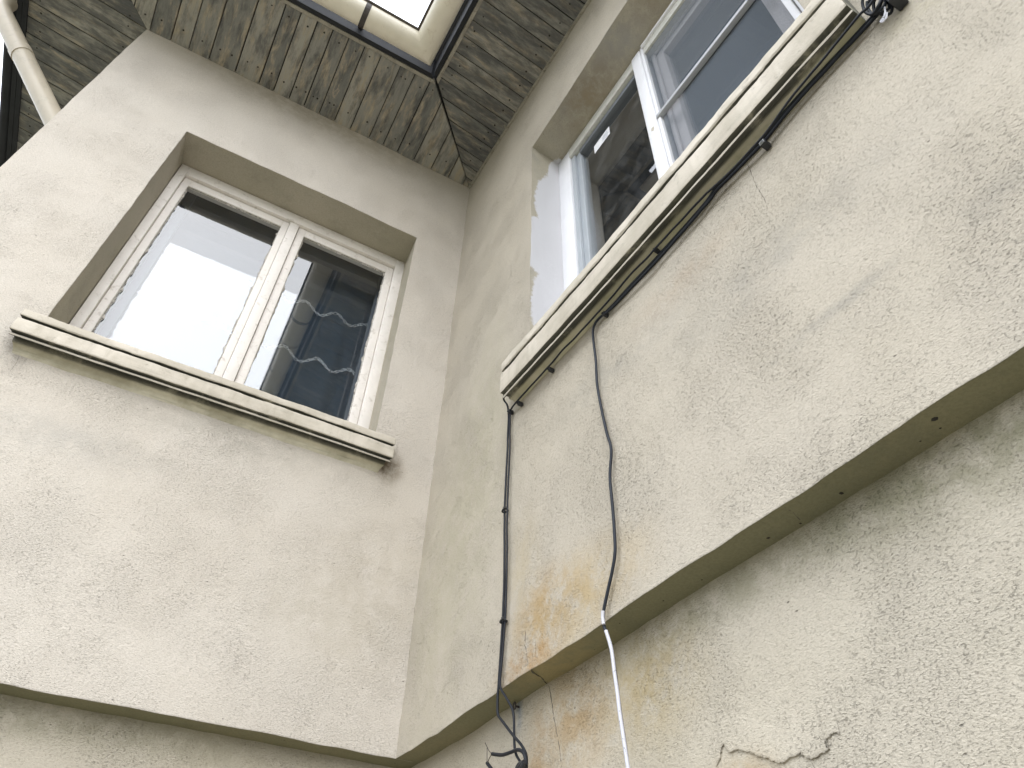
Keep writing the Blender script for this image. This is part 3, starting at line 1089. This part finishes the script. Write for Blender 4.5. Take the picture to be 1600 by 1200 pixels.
# the inner casements of the double window
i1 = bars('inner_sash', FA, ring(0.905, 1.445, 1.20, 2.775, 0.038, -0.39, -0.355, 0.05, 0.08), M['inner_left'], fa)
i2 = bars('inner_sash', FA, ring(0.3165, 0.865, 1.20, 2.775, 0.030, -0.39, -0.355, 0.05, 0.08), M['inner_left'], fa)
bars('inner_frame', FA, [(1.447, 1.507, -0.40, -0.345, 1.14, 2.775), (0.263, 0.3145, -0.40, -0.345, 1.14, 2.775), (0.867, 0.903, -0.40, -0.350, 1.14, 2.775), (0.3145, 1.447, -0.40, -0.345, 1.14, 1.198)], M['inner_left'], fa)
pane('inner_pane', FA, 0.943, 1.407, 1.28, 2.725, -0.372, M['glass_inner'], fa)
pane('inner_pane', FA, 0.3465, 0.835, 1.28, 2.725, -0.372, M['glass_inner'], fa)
profA = [(0, 1.186), (0.050, 1.170), (0.064, 1.160), (0.066, 1.154), (0.066, 1.131), (0.064, 1.128), (0.043, 1.127), (0.043, 1.117), (0.065, 1.116), (0.067, 1.112),
         (0.067, 1.062), (0.065, 1.059), (0.049, 1.060), (0.055, 1.052), (0.0545, 1.0445), (0.051, 1.045), (0.049, 1.058), (0.031, 1.059), (0.028, 1.041), (0.020, 1.038), (0.012, 1.033), (0.006, 1.026), (0.003, 1.018), (0, 1.010)]
VM = [0.0, 0.1, 0.25, 0.40, 0.52, 0.68, 0.80, 0.9, 1.0, 1.0]
silA = sill('window_sill', FA, 0.200, 1.587, profA, lambda a: -0.004 + 0.004 * math.sin(a * 3), 14, [M['sill'], M['cove_left']], 0.5, fa, n=110)

# ---------------- right window: white frame, fixed pane, insect screen
fb = bars('window', FB, [(0.771, 0.866, -0.235, -0.165, 1.08, 2.664), (2.072, 2.118, -0.235, -0.165, 1.08, 2.664), (0.866, 2.072, -0.235, -0.165, 1.08, 1.17)], M['frame_right'], house)
bars('frame_head', FB, [(0.8662, 2.0718, -0.235, -0.163, 2.585, 2.664)], M['head_right'], fb)
bars('sash', FB, [(0.8675, 0.895, -0.232, -0.176, 1.172, 2.582), (0.895, 0.930, -0.236, -0.190, 1.172, 2.582), (1.395, 1.43, -0.236, -0.185, 1.172, 2.582),
                  (0.930, 1.395, -0.236, -0.185, 1.172, 1.24)], M['sash_right'], fb)
bars('sash_head', FB, [(0.930, 1.395, -0.230, -0.182, 2.548, 2.582)], M['rail'], fb)
pane('pane', FB, 0.930, 1.395, 1.24, 2.548, -0.205, M['glass_hazed'], fb)
bars('mullion', FB, [(1.401, 1.457, -0.234, -0.152, 1.172, 2.640)], M['frame_right'], fb)
scr = bars('screen_frame', FB, [(1.459, 1.474, -0.180, -0.158, 1.172, 2.655), (2.046, 2.070, -0.180, -0.156, 1.172, 2.655),
                                (1.474, 2.046, -0.180, -0.150, 2.638, 2.655), (1.474, 2.046, -0.180, -0.158, 1.172, 1.19)], M['frame_right'], fb)
bars('screen_bar', FB, [(1.460, 2.046, -0.172, -0.150, 1.952, 1.972)], M['bar'], fb)
pane('insect_mesh', FB, 1.474, 2.046, 1.19, 2.638, -0.174, M['screen'], fb)
cs = bars('inner_casement', FB, ring(1.4755, 2.044, 1.174, 2.600, 0.062, -0.262, -0.215, 0.07, 0.08), M['inner'], fb)
bars('inner_casement_bead', FB, ring(1.4775, 2.042, 1.176, 2.598, 0.020, -0.2145, -0.200), M['inner'], fb)
pane('pane', FB, 1.5375, 1.982, 1.254, 2.53, -0.245, M['glass'], fb)
profB = [(0, 0.192), (0.052, 0.176), (0.068, 0.164), (0.070, 0.158), (0.070, 0.126), (0.067, 0.121), (0.044, 0.120), (0.044, 0.106), (0.068, 0.104), (0.071, 0.100),
         (0.071, 0.018), (0.069, 0.013), (0.052, 0.014), (0.058, 0.004), (0.0575, -0.005), (0.053, -0.004), (0.052, 0.010), (0.036, 0.012), (0.033, 0.003), (0.026, 0.004), (0.018, 0.003), (0.011, 0.001), (0.005, -0.001), (0, -0.004)]
silB = sill('window_sill', FB, 0.698, 2.197, profB, lambda a: 0.9495 - 0.028 * (a - 1.116) + 0.003 * math.sin(a * 4), 14, [M['sill'], M['cove_right']], 0.0, fb, n=130)
# flat chip of missing paint and a small hole on the mullion
g = G()
ctr = (1.430, 1.912)
ch = [(ctr[0] + math.cos(k * 0.7) * (0.010 + random.uniform(-0.004, 0.004)), ctr[1] + math.sin(k * 0.7) * (0.014 + random.uniform(-0.005, 0.006))) for k in range(9)]
g.face([FB(a, -0.1512, z) for a, z in ch])
g.build('bare_patch', M['sill'], fb)


# ================================================================== THINGS BEHIND AND ON THE GLASS
def lace_wave(zc, ph, amp, a0, a1, o, parent):
    g = G()
    pts = []
    n = 150
    for i in range(n + 1):
        a = a0 + (a1 - a0) * i / n
        z = zc + amp * math.sin(ph + a * 37) + 0.02 * noise.noise(Vector((a * 4, zc, 0)))
        pts.append((a, z))
    for off, k in ((0.0, 0.011), (math.pi, 0.011)):
        g.tube([FA(a, o, z + k * math.sin(a * 105 + off)) for a, z in pts], 0.0011, 4)
    for (a, z) in pts[::1]:
        for r in range(3):
            aa, zz = a + random.uniform(-.003, .003), z + random.uniform(-0.012, 0.012) * (0.6 + 0.4 * math.sin(a * 37))
            q = 0.0031
            g.face([FA(aa - q, o + 0.001, zz), FA(aa, o + 0.001, zz - q), FA(aa + q, o + 0.001, zz), FA(aa, o + 0.001, zz + q)])
    g.build('lace_trim', M['lace'], parent)


g = G()
OC = -0.425
na = 90
rows = []
for i in range(na + 1):
    a = 0.275 + 1.225 * i / na
    o = OC + 0.006 * math.sin(a * 30) + 0.004 * math.sin(a * 71)
    rows.append((FA(a, o, 1.12), FA(a, o, 2.77)))
for i in range(na):
    g.face([rows[i][0], rows[i + 1][0], rows[i + 1][1], rows[i][1]])
curtain = g.build('net_curtain', M['net'])
tag(curtain, 'sheer net curtain with wavy lace bands hanging inside the old double casement', 'curtain')
for zc, ph in ((1.855, 0.4), (2.215, 1.3), (1.50, 2.2)):
    lace_wave(zc, ph, 0.027, 0.29, 1.49, OC + 0.012, curtain)

g = G()
g.box(FB, 1.018, 1.140, -0.2045, -0.2030, 2.425, 2.494)
st_ = g.build('paper_label', M['label'])
tag(st_, 'white paper label stuck high on the left pane of the white framed window', 'label')
g = G()
for j in range(4):
    z = 2.478 - j * 0.012
    a = 1.086
    while a < 1.126:
        w = random.uniform(0.002, 0.006)
        g.face([FB(a, -0.2024, z), FB(a + w, -0.2024, z), FB(a + w, -0.2024, z - 0.006), FB(a, -0.2024, z - 0.006)])
        a += w + random.uniform(0.0015, 0.003)
g.build('faded_print', M['ink'], st_)

# ================================================================== CABLES
RUN1 = [(0.63,0.012,1.0847),(0.656,0.012,0.9582),(0.6623,0.012,0.7819),(0.6595,0.012,0.5391),(0.6721,0.012,0.3502),(0.6734,0.012,0.1754),(0.6669,0.012,0.056),(0.6644,0.012,0.0046),(0.6617,0.012,-0.0231),(0.6666,0.012,-0.0631),(0.6905,0.012,-0.0881),(0.7462,0.012,-0.1368),(0.7834,0.012,-0.1674),(0.8036,0.012,-0.1926),(0.8056,0.012,-0.2191),(0.8047,0.012,-0.238)]
RUN3 = [(2.2316,0.011,0.9212),(2.2059,0.011,0.9203),(2.1536,0.011,0.9204),(2.0721,0.011,0.9236),(1.9747,0.011,0.9261),(1.8764,0.011,0.9145),(1.8099,0.011,0.9145),(1.7192,0.011,0.926),(1.6666,0.011,0.9122),(1.4894,0.011,0.9074),(1.3569,0.011,0.9102),(1.2735,0.011,0.9093),(1.2228,0.011,0.9135),(1.1836,0.011,0.9167),(1.1652,0.011,0.8993),(1.1612,0.011,0.8571),(1.1649,0.011,0.7607),(1.1622,0.011,0.6705),(1.1725,0.011,0.5666),(1.1855,0.011,0.4768),(1.1973,0.011,0.414),(1.1828,0.011,0.3379),(1.1829,0.011,0.2539),(1.1817,0.011,0.1846),(1.1777,0.011,0.1336),(1.1633,0.011,0.0958),(1.1418,0.011,0.0562),(1.1236,0.011,0.022),(1.1195,0.011,0.0061),(1.1175,0.011,-0.012),(1.1263,0.011,-0.0368),(1.1384,0.011,-0.0691),(1.1461,0.011,-0.1311),(1.1517,0.011,-0.2006),(1.1572,0.011,-0.2485),(1.1629,0.011,-0.3047),(1.1642,0.011,-0.3218)]
RUN3B = [(2.2328,0.016,0.9021),(2.2073,0.016,0.9011),(2.1543,0.016,0.9022),(2.0747,0.016,0.9029),(1.9781,0.016,0.9038),(1.881,0.016,0.892),(1.816,0.016,0.8939),(1.7259,0.016,0.9026),(1.6727,0.016,0.8936),(1.4996,0.016,0.8857),(1.369,0.016,0.8879),(1.2844,0.016,0.8921),(1.2345,0.016,0.8987)]
WHT = [(1.1227,0.013,0.0145),(1.1203,0.013,-0.0007),(1.1222,0.013,-0.0158)]
WHT2 = [(1.1295,0.013,-0.033),(1.141,0.013,-0.0705),(1.1486,0.013,-0.1324),(1.1542,0.013,-0.2018),(1.1597,0.013,-0.2496),(1.1654,0.013,-0.3056),(1.1667,0.013,-0.3227)]
LOOP = [(0.8172,0.02,-0.2181),(0.8142,0.02,-0.2032),(0.8056,0.02,-0.1893),(0.7886,0.02,-0.1796),(0.7715,0.02,-0.1752),(0.7485,0.02,-0.174),(0.7101,0.02,-0.1697),(0.6793,0.02,-0.1612),(0.6602,0.02,-0.155)]
STUB = [(0.6588,0.012,-0.1922),(0.639,0.012,-0.1778),(0.6219,0.012,-0.1638)]
W1 = [(0.6529,0.016,-0.1525),(0.6361,0.016,-0.141),(0.6254,0.016,-0.1296),(0.6145,0.016,-0.118)]
W2 = [(0.6499,0.016,-0.1531),(0.638,0.016,-0.16),(0.6325,0.016,-0.1671)]
W3 = [(0.6256,0.016,-0.1311),(0.6274,0.016,-0.1488),(0.6291,0.016,-0.1648)]
CLIPS = [(1.8805,0.024,0.8847),(1.4749,0.020,0.9350),(1.2263,0.014,0.9081),(0.9294,0.020,0.9251),(0.7344,0.014,0.9270),(0.6703,0.012,0.9384)]
TIES = [(0.6789,0.012,0.1713),(0.6637,0.012,0.5343)]
FLAKE = [(1.2977,-0.08,-0.3202),(1.3126,-0.08,-0.3067),(1.3187,-0.08,-0.2928),(1.3257,-0.08,-0.2897),(1.3365,-0.08,-0.3051),(1.3594,-0.08,-0.3072),(1.3798,-0.08,-0.3162),(1.3938,-0.08,-0.3253),(1.4131,-0.08,-0.3338),(1.4307,-0.08,-0.3453),(1.4452,-0.08,-0.3488),(1.4594,-0.08,-0.3445),(1.4822,-0.08,-0.3442),(1.4916,-0.08,-0.3526),(1.4997,-0.08,-0.3572),(1.5173,-0.08,-0.3549),(1.5346,-0.08,-0.3526),(1.5304,-0.08,-0.3482),(1.5295,-0.08,-0.3411),(1.5382,-0.08,-0.3367),(1.5491,-0.08,-0.3328),(1.559,-0.08,-0.3372)]
RUN2 = [(2.2388,0.0560,0.8840),(2.2217,0.0560,0.8785),(2.1995,0.0560,0.8856),(2.1436,0.0560,0.8791),(2.0854,0.0560,0.8724),(2.0508,0.0541,0.8740),(1.9833,0.0460,0.8800),(1.9130,0.0376,0.8771),(1.8763,0.0332,0.8822),(1.7936,0.0300,0.8897),(1.7104,0.0300,0.9030),(1.6872,0.0300,0.9078),(1.5773,0.0300,0.9115),(1.5018,0.0300,0.9132),(1.4493,0.0300,0.9124),(1.3821,0.0300,0.9201),(1.3030,0.0300,0.9136),(1.2360,0.0300,0.9119),(1.1700,0.0300,0.9125),(1.1014,0.0300,0.9131),(1.0304,0.0300,0.9194),(0.9409,0.0300,0.9157),(0.8631,0.0300,0.9165),(0.7821,0.0300,0.9172),(0.6916,0.0169,0.9377),(0.6712,0.0120,0.9229),(0.6775,0.0120,0.7716),(0.6756,0.0120,0.5298),(0.6853,0.0120,0.3438),(0.6858,0.0120,0.1703),(0.6755,0.0120,0.0530),(0.6727,0.0120,0.0018),(0.7024,0.0120,-0.0328),(0.7355,0.0120,-0.0717),(0.7460,0.0120,-0.1012),(0.7502,0.0120,-0.1587),(0.7613,0.0120,-0.1820),(0.7818,0.0120,-0.2030),(0.7934,0.0120,-0.2214)]


def cable(pts, r, mat, name, parent=None, k=6, n=8, rough=0.0012):
    g = G()
    sp = spline([FB(*p) for p in pts], k)
    sp = [p + NB * (noise.noise(p * 19) * rough) for p in sp]
    g.tube(sp, r, n)
    return g.build(name, mat, parent, smooth=True, angle=60)


RUN1[0] = (0.652, 0.030, 1.005)
RUN1.insert(0, (0.690, 0.040, 1.030))
c = cable(RUN1, 0.0034, M['cable'], 'cable')
tag(c, 'thin black cable dropping from the left sill end, left one of the tied hanging pair', 'cable', 'black cables on the right wall')
c = cable(RUN2, 0.0031, M['cable'], 'cable')
tag(c, 'black cable under the whole mossy sill, then hanging as right one of the tied pair', 'cable', 'black cables on the right wall')
root = empty('cable', FB(1.2239, 0.011, 0.9135), 'thick dark cable hanging alone from the middle of the sill, its lower end white', 'cable', 'black cables on the right wall')
g = G()
sp = spline([FB(*p) for p in RUN3], 6)
g.tube(sp, lambda t: 0.0039 if t < 0.75 else 0.0039 - 0.0008 * (t - 0.75) * 4, 8)
g.build('sheath', M['cable_grey'], root, smooth=True, angle=60)
for w in (WHT, WHT2):
    cable([(a, o + 0.0015, z) for a, o, z in w], 0.0040, M['white_cable'], 'white_sleeve', root)
c = cable(RUN3B, 0.0042, M['cable'], 'cable')
tag(c, 'black cable strapped along the underside of the thick one between coil and mid sill clip', 'cable', 'black cables on the right wall')

# loose stripped end at the bottom
root = empty('cable', FB(0.8172, 0.02, -0.2181), 'short black cable bent left below the ledge with bare wires at its tip', 'cable', 'black cables on the right wall')
cable(LOOP, 0.0042, M['cable'], 'sheath', root, rough=0)
for w in (W1, W2, W3):
    cable(w, 0.0010, M['copper'], 'bare_wire', root, n=5, rough=0)
c = cable(STUB, 0.0042, M['cable'], 'cable', rough=0)
tag(c, 'black cable stub entering at the bottom edge left of the tangle', 'cable', 'black cables on the right wall')
g = G()
for k in range(3):
    cc = FB(0.792 + 0.004 * k, 0.018, -0.218 - 0.004 * k)
    g.tube([cc + UB * (0.020 * math.cos(t * 0.52) * (1 + .1 * k)) + Vector((0, 0, 0.012 * math.sin(t * 0.52 + k))) + NB * (0.006 * k) for t in range(13)], 0.0045, 7)
o = g.build('tape_knot', M['clip'], smooth=True, angle=60)
tag(o, 'black taped knot where the hanging cables meet at the bottom of the photo', 'cable knot')

# coil of spare cable at the far end of the sill
root = empty('cable_coil', FB(2.2394, 0.02, 0.8902), 'small coil of spare black cable hung by the right end of the mossy sill', 'cable coil')
for k in range(4):
    g = G()
    R = 0.022 + 0.003 * k
    cz = 0.897 + 0.006 * k
    ca = 2.238 - 0.003 * k
    g.tube([FB(ca + R * 0.62 * math.cos(t * 0.2618 + k), 0.016 + 0.007 * k + 0.004 * math.sin(t * 0.6 + k), cz + R * 1.25 * math.sin(t * 0.2618 + k)) for t in range(25)], 0.0034, 7)
    g.build('loop', M['cable'] if k != 2 else M['cable_grey'], root, smooth=True, angle=60)
g = G()
for j in range(3):
    g.tube(spline([FB(2.240, 0.030, 0.872 + 0.004 * j), FB(2.229 + 0.002 * j, 0.030, 0.851), FB(2.217 + 0.003 * j, 0.030, 0.846), FB(2.222 + 0.003 * j, 0.030, 0.836), FB(2.236, 0.030, 0.850)], 4), 0.0015, 5)
g.build('cable_tail', M['white_cable'], root, smooth=True, angle=60)

g = G()
g.box(FB, 2.250, 2.274, 0.0005, 0.040, 0.862, 0.975)
o = g.build('junction_box', M['clip'], bevel=0.003, smooth=True, angle=50)
tag(o, 'small black junction box on the wall beside the cable coil', 'junction box')

# clips: a saddle, its nail and a face plate
LBL = ['square galvanised clip holding the cables right of the cracked part of the mossy sill', 'black cable clip under the middle of the mossy sill',
       'black clip where the thick cable leaves the sill and starts to hang', 'black clip on the sill cable just left of the hanging thick cable',
       'small black clip near the left end of the mossy sill with its tail pointing down', 'black clip at the corner where the cables turn down from the sill']
for (a, o, z), lb, big in zip(CLIPS, LBL, (1, 0, 0, 0, 0, 0)):
    root = empty('cable_clip', FB(a, 0, z), lb, 'cable clip', 'clips fixing the cables under the sill')
    g = G()
    w, h = (0.008, 0.010) if big else (0.0055, 0.0085)
    oc = 0.024 if big else 0.019
    g.box(FB, a - w, a + w, 0.0, oc, z - h, z + h * 0.8)
    g.build('saddle', M['clip'], root, bevel=0.002, smooth=True, angle=50)
    g = G()
    cpt = FB(a, oc, z - h * 0.3)
    g.tube([cpt, cpt + NB * 0.004], 0.0035, 8)
    g.build('nail_head', M['clip_face'] if big else M['clip'], root)
    if big:
        bars('face_plate', FB, ring(a - w + .001, a + w - .001, z - h + .001, z + h * .8 - .001, 0.003, 0.0242, 0.0262), M['clip_face'], root, 0.0006)
for (a, o, z), lb in zip(TIES, ('lower black cable tie round the hanging pair, close above the ledge', 'upper black cable tie round the hanging pair, midway down the wall')):
    g = G()
    g.tube([FB(a + 0.0105 * math.cos(t * 0.5236), 0.0125 + 0.0085 * math.sin(t * 0.5236), z + 0.001 * math.sin(t)) for t in range(13)], 0.0030, 6)
    g.box(FB, a + 0.006, a + 0.015, 0.018, 0.024, z - 0.002, z + 0.006)
    o_ = g.build('cable_tie', M['clip'], smooth=True, angle=50)
    tag(o_, lb, 'cable tie', 'ties round the hanging cables')

# rusted eyelet in the lower wall
g = G()
ec = FB(0.617, -0.08, -0.0143)
g.tube([ec - NB * 0.01, ec + NB * 0.012], 0.0028, 7)
g.tube([ec + NB * 0.016 + UB * (0.006 * math.cos(t * 0.5236)) + Vector((0, 0, 0.009 * math.sin(t * 0.5236))) for t in range(13)], 0.0022, 6)
o = g.build('screw_eye', M['rust'], smooth=True, angle=60)
tag(o, 'rusty screw eye in the lower wall under the ledge beside the hanging cables', 'screw eye')


# ================================================================== CRACKS, CHIPS AND THE LIFTED PLASTER
def crack(pts, nrm, r0=0.0011, r1=0.0005):
    g = G()
    sp = []
    for p, q in zip(pts, pts[1:]):
        n = max(2, int((q - p).length / 0.007))
        for i in range(n):
            t = p.lerp(q, i / n)
            sp.append(t + Vector((random.uniform(-1, 1), random.uniform(-1, 1), random.uniform(-1, 1))) * 0.0010)
    sp.append(pts[-1])
    n = len(sp)
    vs, fs = [], []
    for i, p in enumerate(sp):
        d = (sp[min(i + 1, n - 1)] - sp[max(i - 1, 0)]).normalized()
        x = d.cross(nrm).normalized()
        w = (r0 + (r1 - r0) * i / n) * random.uniform(0.15, 0.95)
        p = warp(p)
        vs += [p - x * w + nrm * 0.0006, p + x * w + nrm * 0.0006, p - nrm * 0.004]
    for i in range(n - 1):
        fs += [(3 * i, 3 * i + 1, 3 * i + 4, 3 * i + 3), (3 * i, 3 * i + 2, 3 * i + 5, 3 * i + 3), (3 * i + 1, 3 * i + 2, 3 * i + 5, 3 * i + 4)]
    g.idx(vs, fs)
    g.build('crack', M['crack'], house)


DN = Vector((0, 0, -1))
und = lambda l: [FB(a, o, -0.0005) for a, o in l]
onb = lambda l, o: [FB(a, o, z) for a, z in l]
crack(und([(0.8046, 0.001), (0.7899, -0.0139), (0.7742, -0.0461), (0.7515, -0.079)]), DN, 0.0030, 0.0012)
crack(onb([(0.7583, -0.0032), (0.7721, -0.0463), (0.782, -0.1012), (0.7968, -0.1548), (0.8057, -0.2042)], -0.08), NB, 0.0009, 0.0007)
crack(onb([(0.7867, 0.0165), (0.773, 0.0783), (0.7753, 0.111)], 0), NB, 0.0009, 0.0004)
crack(onb([(1.8136, 0.90), (1.8131, 0.8473), (1.8159, 0.7784), (1.8198, 0.7307), (1.8192, 0.6963)], 0), NB, 0.0007, 0.0005)
crack(und([(1.6288, -0.0087), (1.6261, -0.03), (1.6169, -0.0602)]), DN, 0.0010, 0.0006)
crack(und([(1.8388, -0.0322), (1.8313, -0.0567)]), DN, 0.0009, 0.0005)
crack([FA(1.5306, 0, 1.0175), FA(1.524, 0, 0.9618), FA(1.5249, 0, 0.931)], Vector((0, -1, 0)), 0.0008, 0.0004)
g = G()  # small dark lumps on the ledge underside
for a, o_, r in ((1.918, -0.031, .007), (1.8721, -0.055, .0035), (1.7107, -0.059, .0065), (1.5421, -0.056, .006), (1.9088, -0.055, .003), (1.6083, -0.070, .004), (1.12, -0.03, .0025), (1.25, -0.05, .0025), (1.36, -0.06, .003), (0.98, -0.06, .002)):
    r *= 0.72
    cc = warp(FB(a, o_, 0.0))
    vs = [cc + UB * (math.cos(k * 1.047) * r * random.uniform(.7, 1.3)) + NB * (math.sin(k * 1.047) * r * random.uniform(.7, 1.3)) for k in range(6)]
    vs.append(cc + Vector((0, 0, -r * 0.7)))
    g.idx(vs, [(k, (k + 1) % 6, 6) for k in range(6)])
g.build('dark_lumps', M['lump'], house, kind='stuff')

# flake of render lifting off the lower wall: proud along its broken lower edge
g = G()
n = len(FLAKE)
fine = []
for p, q in zip(FLAKE, FLAKE[1:]):
    for i in range(5):
        t = i / 5
        fine.append((p[0] + (q[0] - p[0]) * t + random.uniform(-1, 1) * 0.0012, p[2] + (q[2] - p[2]) * t + random.uniform(-1, 1) * 0.0016))
fine.append((FLAKE[-1][0], FLAKE[-1][2]))
prev = None
for i, (a, z) in enumerate(fine):
    t = i / (len(fine) - 1)
    lift = 0.0045 * math.sin(math.pi * t) ** 0.6 * (0.55 + 0.45 * noise.noise(Vector((a * 25, z * 25, 0)))) + 0.0015
    col = [warp(FB(a, -0.086, z)), warp(FB(a, -0.08 + lift, z)), warp(FB(a, -0.08 + lift * 0.7, z + 0.018)), warp(FB(a, -0.0795 + lift * 0.2, z + 0.05)), warp(FB(a, -0.083, z + 0.085))]
    if prev:
        for k in range(4):
            g.face([prev[k], col[k], col[k + 1], prev[k + 1]])
    prev = col
g.build('lifted_render', M['plaster_low'], house, merge=True, smooth=True, angle=40)
